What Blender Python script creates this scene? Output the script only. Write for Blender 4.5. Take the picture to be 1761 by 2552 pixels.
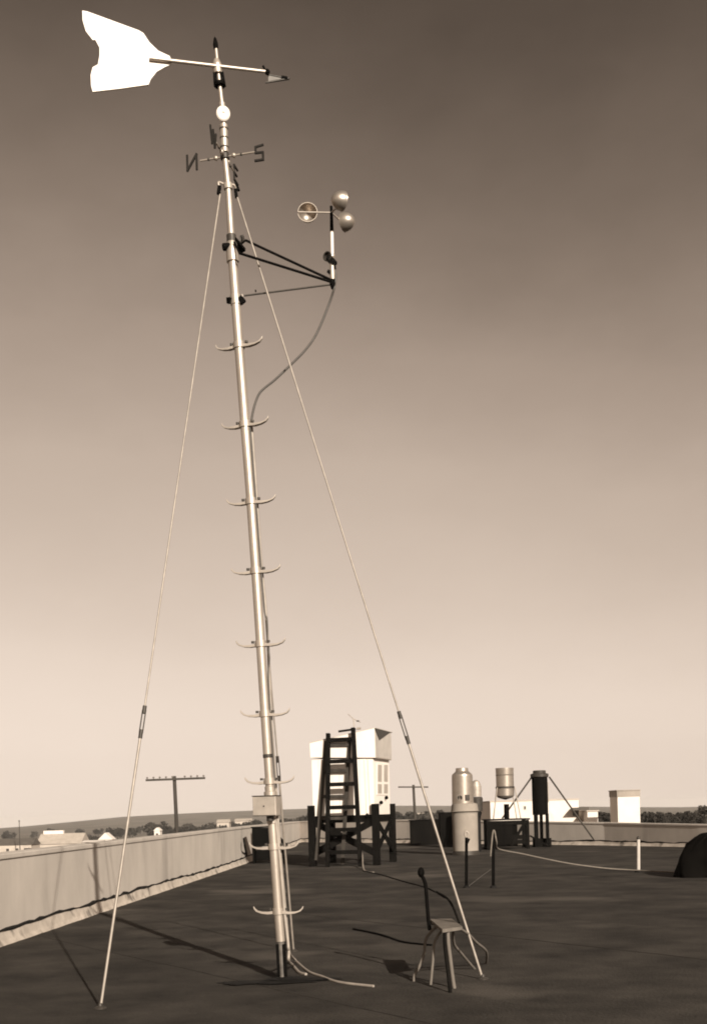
import bpy, math, random
from mathutils import Vector as V, Matrix
R = math.radians
random.seed(7)
for o in list(bpy.data.objects): bpy.data.objects.remove(o)
scene = bpy.context.scene
COL = scene.collection

# ------------------------------------------------------------------ camera
F, PX0, PY0, ROLL, EYE = 2900.0, 880.0, 2022.0, R(1.6), 1.5
cr, sr = math.cos(ROLL), math.sin(ROLL)
cam = bpy.data.cameras.new('camera'); camo = bpy.data.objects.new('camera', cam); COL.objects.link(camo)
cam.sensor_fit = 'VERTICAL'; cam.sensor_height = 36; cam.sensor_width = 36
cam.lens = F / 2552 * 36
cam.shift_y = (PY0 - 1276) / 2552; cam.shift_x = 0
cam.clip_start = 0.1; cam.clip_end = 20000
m = Matrix(((cr, sr, 0, 0), (0, 0, -1, 0), (-sr, cr, 0, EYE), (0, 0, 0, 1)))
camo.matrix_world = m
scene.camera = camo

# ------------------------------------------------------------------ sun, sky, exposure
SUN_EL = R(24)
LH = V((-.38, .925, 0)).normalized()                      # the way the light travels over the ground
LDIR = LH * math.cos(SUN_EL) + V((0, 0, -math.sin(SUN_EL)))
sl = bpy.data.lights.new('sun', 'SUN'); sl.energy = 5.0; sl.angle = R(.5); sl.color = (1, .95, .86)
so = bpy.data.objects.new('sun', sl); COL.objects.link(so)
so.rotation_euler = LDIR.to_track_quat('-Z', 'Y').to_euler(); so.location = (6, -14, 12)
w = bpy.data.worlds.new('World'); scene.world = w; w.use_nodes = True
nt = w.node_tree; nt.nodes.clear()
def N(t, **k):
    n = nt.nodes.new(t)
    for a, b in k.items(): setattr(n, a, b)
    return n
tc = N('ShaderNodeTexCoord'); sx = N('ShaderNodeSeparateXYZ'); mx = N('ShaderNodeMath', operation='MAXIMUM'); mx.inputs[1].default_value = .05
cx = N('ShaderNodeCombineXYZ'); sky = N('ShaderNodeTexSky', sky_type='NISHITA', sun_disc=False)
sky.sun_elevation = SUN_EL
sky.sun_rotation = math.atan2(-LH.x, -LH.y)
sky.altitude = 200; sky.air_density = 1.0; sky.dust_density = 2.2; sky.ozone_density = 1.0
L = nt.links.new
L(tc.outputs['Generated'], sx.inputs[0])
L(sx.outputs[0], cx.inputs[0]); L(sx.outputs[1], cx.inputs[1]); L(sx.outputs[2], mx.inputs[0]); L(mx.outputs[0], cx.inputs[2])
L(cx.outputs[0], sky.inputs['Vector'])
sep = N('ShaderNodeSeparateColor'); L(sky.outputs[0], sep.inputs[0])         # a red filter on black and white film
gn = N('ShaderNodeMath', operation='MULTIPLY'); gn.inputs[1].default_value = .1; 
cn = N('ShaderNodeTexNoise'); cn.inputs['Scale'].default_value = 3.2; cn.inputs['Detail'].default_value = 7; cn.inputs['Roughness'].default_value = .6
cm = N('ShaderNodeMapping'); cm.inputs['Scale'].default_value = (1, 1, 1.8); L(tc.outputs['Generated'], cm.inputs[0]); L(cm.outputs[0], cn.inputs[0])
cr2 = N('ShaderNodeMapRange'); cr2.inputs[1].default_value = .3; cr2.inputs[2].default_value = .7; cr2.inputs[3].default_value = .945; cr2.inputs[4].default_value = 1.055; L(cn.outputs[0], cr2.inputs[0])
hz_ = N('ShaderNodeMath', operation='MULTIPLY'); L(sep.outputs[0], hz_.inputs[0]); L(cr2.outputs[0], hz_.inputs[1])   # faint thin veil of high cloud
L(hz_.outputs[0], gn.inputs[0])
film = N('ShaderNodeValToRGB')                                                # sepia response of the film to that sky
STOPS = [(0, .025), (.06, .045), (.102, .1), (.118, .16), (.14, .25), (.172, .39), (.226, .545), (.314, .68), (.40, .80), (.5, .87), (1, .95)]
cr_ = film.color_ramp
while len(cr_.elements) < len(STOPS): cr_.elements.new(.5)
for e, (p_, v_) in zip(cr_.elements, STOPS):
    e.position = p_
for e, (p_, v_) in zip(cr_.elements, STOPS):
    e.color = (v_, v_ * (.735 + .12 * v_), v_ * (.55 + .185 * v_), 1)
L(gn.outputs[0], film.inputs[0])
tint = N('ShaderNodeVectorMath', operation='SCALE'); tint.inputs['Scale'].default_value = 10; L(film.outputs[0], tint.inputs[0])
bg = N('ShaderNodeBackground'); bg.inputs[1].default_value = .0663
L(tint.outputs[0], bg.inputs[0])
wo = N('ShaderNodeOutputWorld'); L(bg.outputs[0], wo.inputs[0])
vs = scene.view_settings
vs.view_transform = 'Standard'; vs.look = 'None'; vs.gamma = 1; vs.exposure = .6; vs.use_curve_mapping = False
scene.render.engine = 'CYCLES'
scene.cycles.filter_width = 1.9

# ------------------------------------------------------------------ pixels of the photograph to places in the scene
CAM = V((0, 0, EYE))
def ray(px, py):
    u = (px - PX0) / F; v = (PY0 - py) / F
    return V((u * cr + v * sr, 1, -u * sr + v * cr))
def P(px, py, y): return CAM + ray(px, py) * y
def G(px, py, z=0.0):
    d = ray(px, py); return CAM + d * ((z - EYE) / d.z)
def PL(px, py, p0, n):
    d = ray(px, py); return CAM + d * (n.dot(p0 - CAM) / n.dot(d))

# ------------------------------------------------------------------ materials
def sep_(g, k=1.0): return (g, g * (1 - .165 * k), g * (1 - .315 * k), 1)
MATS = {}
def mat(name, g, rough=.7, metal=0.0, var=.25, scale=6.0, bump=.0, bscale=40.0, stretch=(1, 1, 1), spec=.4, k=1.0, dirt=None, rand=0):
    M = bpy.data.materials.new(name); M.use_nodes = True
    t = M.node_tree; b = t.nodes['Principled BSDF']; l = t.links.new
    co = t.nodes.new('ShaderNodeTexCoord'); mp = t.nodes.new('ShaderNodeMapping'); mp.inputs['Scale'].default_value = stretch
    l(co.outputs['Object'], mp.inputs[0])
    n = t.nodes.new('ShaderNodeTexNoise'); n.inputs['Scale'].default_value = scale; n.inputs['Detail'].default_value = 8; n.inputs['Roughness'].default_value = .65
    l(mp.outputs[0], n.inputs[0])
    r = t.nodes.new('ShaderNodeValToRGB'); r.color_ramp.elements[0].position = .28; r.color_ramp.elements[1].position = .74
    r.color_ramp.elements[0].color = sep_(g * (1 - var), k); r.color_ramp.elements[1].color = sep_(min(.9, g * (1 + var)), k)
    l(n.outputs[0], r.inputs[0])
    out = r.outputs[0]
    if dirt:
        dn = t.nodes.new('ShaderNodeTexNoise'); dn.inputs['Scale'].default_value = dirt[1]; dn.inputs['Detail'].default_value = 5
        mp2 = t.nodes.new('ShaderNodeMapping'); mp2.inputs['Scale'].default_value = dirt[3] if len(dirt) > 3 else (1, 1, 1)
        l(co.outputs['Object'], mp2.inputs[0]); l(mp2.outputs[0], dn.inputs[0])
        dr = t.nodes.new('ShaderNodeValToRGB'); dr.color_ramp.elements[0].position = dirt[2]; dr.color_ramp.elements[1].position = min(1, dirt[2] + .14)
        l(dn.outputs[0], dr.inputs[0])
        mixn = t.nodes.new('ShaderNodeMix'); mixn.data_type = 'RGBA'
        l(dr.outputs[0], mixn.inputs[0]); l(out, mixn.inputs[6]); mixn.inputs[7].default_value = sep_(dirt[0], k)
        out = mixn.outputs[2]
    if rand:                                               # each piece a little lighter or darker than its neighbour
        oi = t.nodes.new('ShaderNodeObjectInfo'); mr = t.nodes.new('ShaderNodeMapRange'); mr.inputs[3].default_value = 1 - rand; mr.inputs[4].default_value = 1 + rand
        vm = t.nodes.new('ShaderNodeVectorMath'); vm.operation = 'SCALE'
        l(oi.outputs['Random'], mr.inputs[0]); l(mr.outputs[0], vm.inputs['Scale']); l(out, vm.inputs[0]); out = vm.outputs[0]
    l(out, b.inputs['Base Color'])
    b.inputs['Roughness'].default_value = rough; b.inputs['Metallic'].default_value = metal; b.inputs['Specular IOR Level'].default_value = spec
    if bump:
        bn = t.nodes.new('ShaderNodeTexNoise'); bn.inputs['Scale'].default_value = bscale; bn.inputs['Detail'].default_value = 6
        l(mp.outputs[0], bn.inputs[0])
        bp = t.nodes.new('ShaderNodeBump'); bp.inputs['Strength'].default_value = bump; bp.inputs['Distance'].default_value = .02
        l(bn.outputs[0], bp.inputs['Height']); l(bp.outputs[0], b.inputs['Normal'])
    MATS[name] = M
    return M
mat('aluminium_paint', .40, .42, .55, .16, 5, .06, 60, (1, 1, .3), dirt=(.3, 3, .66, (1, 1, .25)))
mat('white_paint', .74, .5, 0, .05, 3, .05, 30, k=.75)
mat('worn_white', .42, .65, 0, .15, 4, .15, 30, k=.8, dirt=(.28, 2.2, .62, (1, 1, .3)))
mat('black_iron', .004, .7, 0, .35, 12, .15, 60, spec=.03)
mat('dark_metal', .05, .5, .3, .3, 12, .1, 60, spec=.2)
mat('dark_wood', .006, .9, 0, .5, 5, .4, 40, (1, 1, .12), spec=.04)
mat('grey_galvanised', .36, .5, .4, .2, 7, .05, 30)
mat('cup_metal', .36, .38, .7, .12, 9)
mat('shadow_brown', .045, .85, 0, .4, 5, .3, 40, (1, 1, .12), spec=.08)  # brown tone for the bars that stand in for the ladder's shadow
mat('concrete', .43, .9, 0, .14, 1.1, .14, 30, (1, 1, .5), spec=.1, k=.84, dirt=(.27, 1.0, .575, (1, .8, .2)))
mat('flashing', .4, .85, 0, .3, 2.5, .35, 10, spec=.1, dirt=(.05, 2.1, .57))
mat('tar', .008, .75, 0, .4, 8, .6, 30, spec=.15)
mat('drum_paint', .25, .8, 0, .14, 2.5, .1, 20, spec=.1, dirt=(.14, 3.0, .66))
mat('cable_rubber', .07, .6, 0, .3, 10)
mat('guy_steel', .28, .5, .3, .25, 10)
mat('pale_pipe', .3, .6, .2, .2, 8)
mat('rope', .16, .9, 0, .3, 20, spec=.05)
mat('pale_wood', .13, .8, 0, .35, 7, .3, 50, (1, 1, .2), spec=.1)
mat('pole_wood', .05, .85, 0, .35, 2, .3, 20, (1, 1, .1), spec=.1)
mat('insulator_glass', .12, .25, 0, .2, 3)
mat('window_glass', .05, .12, 0, .2, 2, spec=.6)
mat('shutter_pane', .34, .3, 0, .12, 3)
mat('stucco', .62, .9, 0, .08, .5, .2, 6, k=.75, spec=.1, dirt=(.5, 1.1, .62, (1, 1, .4)))
mat('stained_stucco', .27, .9, 0, .4, .8, .2, 6, (1, 1, .3), spec=.1)
mat('step_paint', .36, .5, .15, .15, 9)
mat('house_wall', .4, .85, 0, .15, .6, spec=.1)
mat('house_roof_pale', .36, .8, 0, .18, .7, spec=.1)
mat('house_roof_dark', .09, .8, 0, .3, .8, spec=.1)
mat('bark', .04, .9, 0, .3, 4, spec=.1)
mat('leaf', .045, .9, 0, .5, .35, spec=.05)
mat('leaf_dark', .03, .9, 0, .5, .35, spec=.05)
mat('plain', .15, .95, 0, .25, .012, spec=0, dirt=(.1, .03, .55))
mat('roof_felt', .036, .92, 0, .62, 1.1, .6, 34, spec=.1, dirt=(.085, .3, .56), rand=.12)
mat('felt_tar', .026, .85, 0, .4, 5, .4, 30, spec=.1)
mat('foot_paint', .1, .6, .1, .5, 12)
mat('letter_paint', .02, .7, 0, .3, 9, spec=.1)
mat('arrow_paint', .12, .6, .1, .3, 9)
mat('tarpaulin', .005, .95, 0, .4, 3, .3, 9, spec=.02)

# ------------------------------------------------------------------ mesh building
class MB:
    def __init__(s): s.v, s.f, s.s = [], [], []
    def add(s, vs, fs, smooth=False):
        b = len(s.v); s.v += [V(x) for x in vs]
        for q in fs: s.f.append([b + i for i in q]); s.s.append(smooth)
        return s
    def hexa(s, p):
        return s.add(p, [(0, 3, 2, 1), (4, 5, 6, 7), (0, 1, 5, 4), (1, 2, 6, 5), (2, 3, 7, 6), (3, 0, 4, 7)])
    def box(s, c, hx, hy, hz):
        c, hx, hy, hz = V(c), V(hx), V(hy), V(hz)
        p = [c + a * hx + b * hy - hz for a, b in ((-1, -1), (1, -1), (1, 1), (-1, 1))]
        return s.hexa(p + [q + 2 * hz for q in p])
    def abox(s, c, x, y, z): return s.box(c, (x / 2, 0, 0), (0, y / 2, 0), (0, 0, z / 2))
    def beam(s, a, b, w_, d_, side=V((1, 0, 0))):
        a, b = V(a), V(b); z = (b - a).normalized(); y = z.cross(side).normalized(); x = y.cross(z).normalized()
        return s.box((a + b) / 2, x * w_ / 2, y * d_ / 2, (b - a) / 2)
    def prism(s, poly, off):
        n = len(poly); poly = [V(p) for p in poly]; off = V(off)
        s.add(poly + [p + off for p in poly], [tuple(range(n - 1, -1, -1)), tuple(range(n, 2 * n))])
        for i in range(n):
            j = (i + 1) % n
            s.add([poly[i], poly[j], poly[j] + off, poly[i] + off], [(0, 1, 2, 3)])
        return s
    def tube(s, pts, rad, n=10, caps=True):
        pts = [V(p) for p in pts]
        if not isinstance(rad, (list, tuple)): rad = [rad] * len(pts)
        rings = []; up = None
        for i, p in enumerate(pts):
            t = (pts[min(i + 1, len(pts) - 1)] - pts[max(i - 1, 0)]).normalized()
            if up is None: up = V((0, 1, 0)) if abs(t.y) < .9 else V((1, 0, 0))
            x = up.cross(t).normalized(); up = t.cross(x).normalized()
            rings.append([p + (x * math.cos(2 * math.pi * k / n) + up * math.sin(2 * math.pi * k / n)) * rad[i] for k in range(n)])
        vv = [q for r_ in rings for q in r_]
        ff = [(i * n + k, i * n + (k + 1) % n, (i + 1) * n + (k + 1) % n, (i + 1) * n + k) for i in range(len(pts) - 1) for k in range(n)]
        s.add(vv, ff, True)
        if caps:
            s.add(rings[0], [tuple(range(n - 1, -1, -1))]); s.add(rings[-1], [tuple(range(n))])
        return s
    def lathe(s, base, axis, prof, n=20, smooth=True):
        base, axis = V(base), V(axis).normalized()
        ref = V((0, 1, 0)) if abs(axis.y) < .9 else V((1, 0, 0))
        x = ref.cross(axis).normalized(); y = axis.cross(x)
        for i in range(len(prof) - 1):
            (r0, h0), (r1, h1) = prof[i], prof[i + 1]
            vv = []
            for (r_, h) in ((r0, h0), (r1, h1)):
                vv += [base + axis * h + (x * math.cos(2 * math.pi * k / n) + y * math.sin(2 * math.pi * k / n)) * r_ for k in range(n)]
            s.add(vv, [(k, (k + 1) % n, n + (k + 1) % n, n + k) for k in range(n)], smooth)
        return s
    def ball(s, c, r_, n=10, sc=(1, 1, 1)):
        c = V(c); k = n // 2
        vv = [c + V((math.sin(math.pi * i / k) * math.cos(2 * math.pi * j / n) * r_ * sc[0], math.sin(math.pi * i / k) * math.sin(2 * math.pi * j / n) * r_ * sc[1], math.cos(math.pi * i / k) * r_ * sc[2])) for i in range(k + 1) for j in range(n)]
        return s.add(vv, [(i * n + j, (i + 1) * n + j, (i + 1) * n + (j + 1) % n, i * n + (j + 1) % n) for i in range(k) for j in range(n)], True)
    def build(s, name, material, parent=None, origin=None, bevel=0, label=None):
        o_ = V(origin) if origin is not None else (wloc(parent) if parent else V((0, 0, 0)))
        me = bpy.data.meshes.new(name); me.from_pydata([tuple(p - o_) for p in s.v], [], s.f); me.update()
        me.polygons.foreach_set('use_smooth', s.s)
        me.materials.append(MATS[material])
        o = bpy.data.objects.new(name, me); COL.objects.link(o)
        if parent:
            o.parent = parent; o.location = o_ - wloc(parent)
        else: o.location = o_
        if bevel:
            b = o.modifiers.new('bevel', 'BEVEL'); b.width = bevel; b.segments = 2; b.limit_method = 'ANGLE'
        if label: o['label'] = label
        return o
def wloc(o):
    p = V((0, 0, 0))
    while o: p += V(o.location); o = o.parent
    return p
def tag(o, label=None, cat=None, group=None, kind=None):
    if label: o['label'] = label
    if cat: o['category'] = cat
    if group: o['group'] = group
    if kind: o['kind'] = kind
    return o
def thing(name, loc, label, cat, group=None):
    o = bpy.data.objects.new(name, None); o.empty_display_size = .2; COL.objects.link(o); o.location = loc
    return tag(o, label, cat, group)
def smoothpath(pts, n=6):
    pts = [V(p) for p in pts]; out = []
    for i in range(len(pts) - 1):
        p0, p1, p2, p3 = pts[max(i - 1, 0)], pts[i], pts[i + 1], pts[min(i + 2, len(pts) - 1)]
        for k in range(n):
            t = k / n
            out.append(.5 * ((2 * p1) + (p2 - p0) * t + (2 * p0 - 5 * p1 + 4 * p2 - p3) * t * t + (3 * p1 - p0 - 3 * p2 + p3) * t ** 3))
    return out + [pts[-1]]
Z = V((0, 0, 1))

# ------------------------------------------------------------------ far land
GZ = -12.0
def ridge(px):                                            # photographed horizon line, pixels above eye level
    T = ((-900, -30), (0, -19), (330, 4), (600, 9), (1000, 11), (1450, -4), (1650, -12), (2700, -20))
    for (a, b), (c, d) in zip(T, T[1:]):
        if px <= c: return b + (d - b) * max(0, (px - a) / (c - a))
    return T[-1][1]
rs = [8, 60, 150, 300, 500, 800, 1150, 1500, 1800, 2000, 2300, 2700, 3100]
na = 160
verts, faces = [], []
for i, r_ in enumerate(rs):
    for k in range(na):
        th = 2 * math.pi * k / na
        x, y = r_ * math.sin(th), r_ * math.cos(th)
        off = ridge(PX0 + F * x / y) if y > 0 and abs(x / y) < .7 else -18
        zr = EYE + off / F * 2000 * max(.7, math.cos(th) if y > 0 else .7)
        if r_ <= 800: z = GZ
        elif r_ <= 2000: t = (r_ - 800) / 1200; z = GZ + (zr - GZ) * t * t
        else: z = zr - (r_ - 2000) * .055
        verts.append((x, y, z))
for i in range(len(rs) - 1):
    for k in range(na):
        a, b = i * na + k, i * na + (k + 1) % na
        faces.append((a, a + na, b + na, b))
faces.append(tuple(range(na)))
tag(MB().add(verts, faces, True).build('ground', 'plain'), kind='structure')

# ------------------------------------------------------------------ the flat roof and its parapets
LW = [(-5.25, -8), (-4.3, 14.02), (-3.4, 34.76), (-2.75, 59.5)]
BW = [(-2.75, 59.5), (2.15, 52.6), (9.1, 42.4), (11.3, 38.2), (19, 25)]
poly = [V((x, y, 0)) for x, y in LW[:1] + LW[1:] + BW[1:] + [(19, -8)]]
tag(MB().prism(poly[::-1], (0, 0, GZ - .5)).build('roof', 'felt_tar'), kind='structure')
ROOF = bpy.data.objects['roof']
ROOF_POLY = [(p.x, p.y) for p in poly]

def clip(pg, n, c):                                         # keep the side where n.p <= c
    out = []
    for i in range(len(pg)):
        a, b = pg[i], pg[(i + 1) % len(pg)]; da, db = n.dot(a) - c, n.dot(b) - c
        if da <= 0: out.append(a)
        if (da < 0) != (db < 0): out.append(a.lerp(b, da / (da - db)))
    return out
FD = V((.555, -.832)).normalized(); FNRM = V((.832, .555)).normalized()       # the felt runs along the far parapet
pg0 = [V(p) for p in ROOF_POLY]
lo, hi = min(FNRM.dot(p) for p in pg0), max(FNRM.dot(p) for p in pg0)
rf = random.Random(9); c0 = lo; beads = MB()
while c0 < hi:
    c1 = c0 + .98
    q = clip(clip(pg0, FNRM, c1), -FNRM, -c0)
    if len(q) > 2:
        zf = lambda p: .003 + .0045 * (FNRM.dot(p) - c0) / .98
        top_ = [V((p.x, p.y, zf(p))) for p in q]; n_ = len(q)
        low_ = [V((p.x, p.y, .0008)) for p in q]
        mb = MB().add(top_ + low_, [tuple(range(n_))] + [(i, n_ + i, n_ + (i + 1) % n_, (i + 1) % n_) for i in range(n_)])
        mb.build('felt_strip', 'roof_felt', ROOF)
        ts = sorted(FD.dot(p) for p in q if abs(FNRM.dot(p) - c1) < 1e-4)
        if len(ts) >= 2 and rf.random() < .16:
            t0, t1 = ts[0] + .3, ts[-1] - .3; t = t0; sec = []
            while t < t1:
                w2 = max(.006, rf.gauss(.016, .012)); p = FD * t + FNRM * (c1 + rf.uniform(-.004, .004))
                sec.append([V((*(p - FNRM * w2), .007)), V((*(p - FNRM * w2 * .5), .0115)), V((*(p + FNRM * w2 * .5), .0105)), V((*(p + FNRM * w2), .0015))])
                t += .45
            if len(sec) > 2:
                k0 = len(beads.v)
                vv = [x for s_ in sec for x in s_]
                beads.add(vv, [(i * 4 + k, i * 4 + 4 + k, i * 4 + 5 + k, i * 4 + 1 + k) for i in range(len(sec) - 1) for k in range(3)])
    c0 = c1
tag(beads.build('lap_tar', 'felt_tar', ROOF), kind='stuff')

def wall_pts(path, heights, thick, side):
    out = []
    for i, (x, y) in enumerate(path):
        a = V(path[max(0, i - 1)]); b = V(path[min(len(path) - 1, i + 1)])
        t = (b - a).normalized(); n = V((-t.y, t.x)) * side
        out.append((V((x, y, 0)), V((n.x, n.y, 0)), heights[i]))
    return out
def resample(path, hs, step):
    pp, hh = [], []
    for i in range(len(path) - 1):
        a, b = V(path[i]), V(path[i + 1]); n = max(1, int((b - a).length / step))
        for k in range(n):
            pp.append(tuple(a.lerp(b, k / n))); hh.append(hs[i] + (hs[i + 1] - hs[i]) * k / n)
    pp.append(path[-1]); hh.append(hs[-1])
    return pp, hh
def strip_mesh(mb, sec):                                   # sec: list of cross-sections (lists of points)
    n = len(sec[0])
    vv = [q for s_ in sec for q in s_]
    ff = [(i * n + k, i * n + (k + 1) % n, (i + 1) * n + (k + 1) % n, (i + 1) * n + k) for i in range(len(sec) - 1) for k in range(n)]
    ff += [tuple(range(n))[::-1], tuple(range((len(sec) - 1) * n, len(sec) * n))]
    mb.add(vv, ff)
def parapet(path, hs, thick, label, seed):
    rnd = random.Random(seed)
    root = thing('parapet_wall', (path[1][0], path[1][1], 0), label, 'wall')
    W = wall_pts(path, hs, thick, 1)
    a, c = MB(), MB()
    strip_mesh(a, [[p + Z * -.3, p + n * thick + Z * -.3, p + n * thick + Z * (h - .07), p + Z * (h - .07)] for p, n, h in W])
    strip_mesh(c, [[p - n * .02 + Z * (h - .068), p + n * (thick + .02) + Z * (h - .068), p + n * (thick + .02) + Z * h, p - n * .02 + Z * h] for p, n, h in W])
    a.build('wall', 'concrete', root); c.build('coping', 'concrete', root, bevel=.012)
    pp, hh = resample(path, hs, .22)
    F_ = wall_pts(pp, hh, thick, 1)
    fl, tr = MB(), MB()
    sf, st = [], []
    top = .17; ph = 0
    for p, n, h in F_:
        top += rnd.uniform(-.012, .012); top = min(.2, max(.14, top))
        q = .035 + rnd.uniform(-.008, .012)
        sf.append([p + n * .05, p - n * (.09 + rnd.uniform(-.012, .012)) + Z * .008, p - n * (q + .02) + Z * .06, p - n * .016 + Z * top, p + n * .05 + Z * top])
        ph = .7 * ph + rnd.uniform(-.008, .008)
        w_ = abs(rnd.gauss(.012, .010)) + .008
        st.append([p - n * .01 + Z * (top - w_ + ph), p - n * .034 + Z * (top - w_ * .5 + ph), p - n * .034 + Z * (top + w_ * .5 + ph), p - n * .003 + Z * (top + w_ + ph)])
    strip_mesh(fl, sf); strip_mesh(tr, st)
    fl.build('flashing_strip', 'flashing', root); tr.build('tar_seam', 'tar', root)
    return root
parapet(LW, [1.1, 1.1, 1.13, 1.07], .3, 'long pale concrete parapet wall with tarred base on the left side of the roof', 1)
parapet(BW, [1.07, 1.06, .84, .76, .7], .3, 'low pale parapet wall with white base strip along the far right edge', 2)

# ------------------------------------------------------------------ the mast
MB0 = G(704, 2440); DM = MB0.y; K = DM / F
AX = [(92, 535), (165, 542), (289, 556), (391, 560), (465, 568), (654, 580), (861, 595), (1058, 610), (1250, 625), (1423, 637), (1605, 649), (1779, 660), (1947, 671), (2110, 682), (2271, 693), (2346, 699), (2440, 704)]
def axx(y):
    for (a, b), (c, d) in zip(AX, AX[1:]):
        if y <= c: return b + (d - b) * (y - a) / (c - a)
    return AX[-1][1]
def M(y, dx=0, dd=0): return P(axx(y) + dx, y, DM) + V((0, dd, 0))
def axdir(y): return (M(y - 20) - M(y + 20)).normalized()
mast = thing('weather_mast', MB0, 'tall silver pipe mast with climbing steps leaning left over the roof', 'mast')
def pipe(name, y0, y1, r0, r1, m_='aluminium_paint', n=20):
    ys = [y0] + [a for a, b in AX if min(y0, y1) < a < max(y0, y1)][::(1 if y1 > y0 else -1)] + [y1]
    return MB().tube([M(y) for y in ys], [K * (r0 + (r1 - r0) * (y - y0) / (y1 - y0)) for y in ys], n).build(name, m_, mast)
pipe('base_sleeve', 2346, 2444, 9, 10, 'foot_paint')
for s_ in (-1, 1):
    MB().beam(M(2432, 8.5 * s_, -.022), M(2352, 8.5 * s_, -.022), .026, .05).build('foot_strap', 'black_iron', mast)
pipe('lower_pipe', 2346, 1884, 11.2, 10.8)
pipe('middle_pipe', 1884, 654, 11.6, 11.6)
pipe('upper_pipe', 640, 391, 9.2, 7.2)
pipe('swivel_tube', 380, 312, 9.5, 10.0)
pipe('top_rod', 312, 122, 6.0, 4.2)
MB().lathe(M(122), axdir(122), [(0, -.005), (.02, 0), (.024, .04), (.014, .09), (.0, .115)], 12).build('finial', 'black_iron', mast)
def collar(y, h, r_, m_='aluminium_paint', name='collar'):
    return MB().lathe(M(y), axdir(y), [(r_ * K * .85, -h * K / 2), (r_ * K, -h * K / 2 + .004), (r_ * K, h * K / 2 - .004), (r_ * K * .85, h * K / 2), (0, h * K / 2 + .001)], 20).build(name, m_, mast)
MB().lathe(M(654), axdir(654), [(.045, -.0), (15.4 * K, .004), (15.6 * K, .1), (14.6 * K, .13), (11 * K, .2), (9.5 * K, .26), (.02, .261)], 20).build('reducing_sleeve', 'aluminium_paint', mast)
for y, h, r_, m_ in ((2046, 14, 13.5, 'grey_galvanised'), (1978, 12, 16, 'aluminium_paint'), (1968, 18, 13, 'aluminium_paint'), (1884, 10, 12.4, 'dark_metal'), (748, 26, 13.4, 'aluminium_paint'), (465, 16, 11, 'grey_galvanised'), (391, 14, 11, 'dark_metal'), (368, 5, 10.6, 'dark_metal'), (345, 5, 10.6, 'dark_metal'), (322, 5, 11, 'dark_metal'), (262, 12, 8, 'aluminium_paint'), (595, 20, 12, 'dark_metal')):
    collar(y, h, r_, m_)
# yoke that carries the vane
for s_ in (-1, 1):
    MB().beam(M(182, 9 * s_), M(214, 11 * s_), .03, .04).build('yoke_arm', 'black_iron', mast)
MB().lathe(M(216), axdir(216), [(.02, 0), (.05, .004), (.055, .03), (.03, .04), (0, .041)], 14).build('yoke_collar', 'black_iron', mast)
# white disc
dn = V((.25, -.9, -.25)).normalized(); dc = M(289, 0, -.03)
disc = MB().lathe(dc + dn * .0, dn, [(0, -.02), (.058, -.02), (.062, -.01), (.062, .02), (.05, .027), (.012, .027), (.012, .02), (0, .02)], 24).build('disc', 'white_paint', mast)
# lugs for the guys
for px, py, dx in ((547, 466, -1), (586, 474, 1)):
    MB().tube(smoothpath([M(460, dx * 8), P(px - 2, py - 12, DM), P(px - 8 * -dx * .3, py - 4, DM), P(px, py + 12, DM)], 4), .011, 8).build('guy_lug', 'grey_galvanised', mast)
    MB().beam(P(px, py - 2, DM), P(px + dx * 3, py + 18, DM), .03, .035).build('clamp', 'black_iron', mast)
MB().beam(M(455, 20), M(475, 26), .022, .03).build('clamp', 'black_iron', mast)
# mast steps
def step(y):
    c = M(y); az = V((.93, -.36 if y < 1200 else -.25, 0)).normalized()
    mb = MB(); up = Z
    s0 = MB().lathe(c - axdir(y) * .028, axdir(y), [(.04, 0), (.052, .001), (.052, .056), (.04, .057)], 18)
    st = s0.build('mast_step', 'aluminium_paint', mast)
    per = V((az.y, -az.x, 0))
    for s_ in (-1, 1):
        sec = []
        prof = [(.045, 0, .022, .028), (.10, -.006, .022, .023), (.16, -.002, .019, .017), (.205, .012, .015, .014), (.228, .034, .01, .011), (.236, .054, .006, .007)]
        h = MB()
        rings = []
        for d_, z_, wd, th in prof:
            q = c + az * s_ * d_ + up * (z_ - .01)
            nrm = up if d_ < .2 else (up - az * s_ * 1.0).normalized()
            rings.append([q + per * wd - nrm * th * .5, q + per * wd + nrm * th * .5, q - per * wd + nrm * th * .5, q - per * wd - nrm * th * .5])
        strip_mesh(h, rings)
        h.build('step_horn', 'step_paint', st, bevel=.004)
        b = c + az * s_ * .075 + up * .014
        MB().lathe(b - per * .0 + up * .004, up, [(.014, -.008), (.014, .012), (0, .0125)], 8).build('bolt', 'dark_metal', st)
for y in (861, 1058, 1250, 1423, 1605, 1779, 1947, 2110, 2271): step(y)
# compass arms and letters
ND = V((.975, -.222, 0)).normalized(); ED = V((.222, .975, 0)).normalized()
ca = M(391)
for d_ in (ND, ED):
    mb = MB().tube([ca - d_ * .235, ca + d_ * .285 if d_ is ND else ca + d_ * .235], .0085, 8)
    mb.build('compass_arm', 'aluminium_paint', mast)
    for s_ in (-1, 1):
        MB().ball(ca + d_ * s_ * .085, .022, 10).build('arm_knob', 'aluminium_paint', mast)
        MB().ball(ca + d_ * s_ * .155, .014, 8).build('arm_knob', 'dark_metal', mast)
def letter(c, right, strokes, wd=.062, ht=.082, t=.02, m_='letter_paint'):
    right = right.normalized(); nrm = right.cross(Z); mb = MB()
    for i, ((x0, y0), (x1, y1)) in enumerate(strokes):
        a = c + right * x0 * wd + Z * y0 * ht; b = c + right * x1 * wd + Z * y1 * ht
        d_ = (b - a).normalized()
        mb.beam(a - d_ * t * .45, b + d_ * t * .45, t, .014 + .0011 * i, d_.cross(nrm))
    return mb.build('letter', m_, mast)
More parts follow.
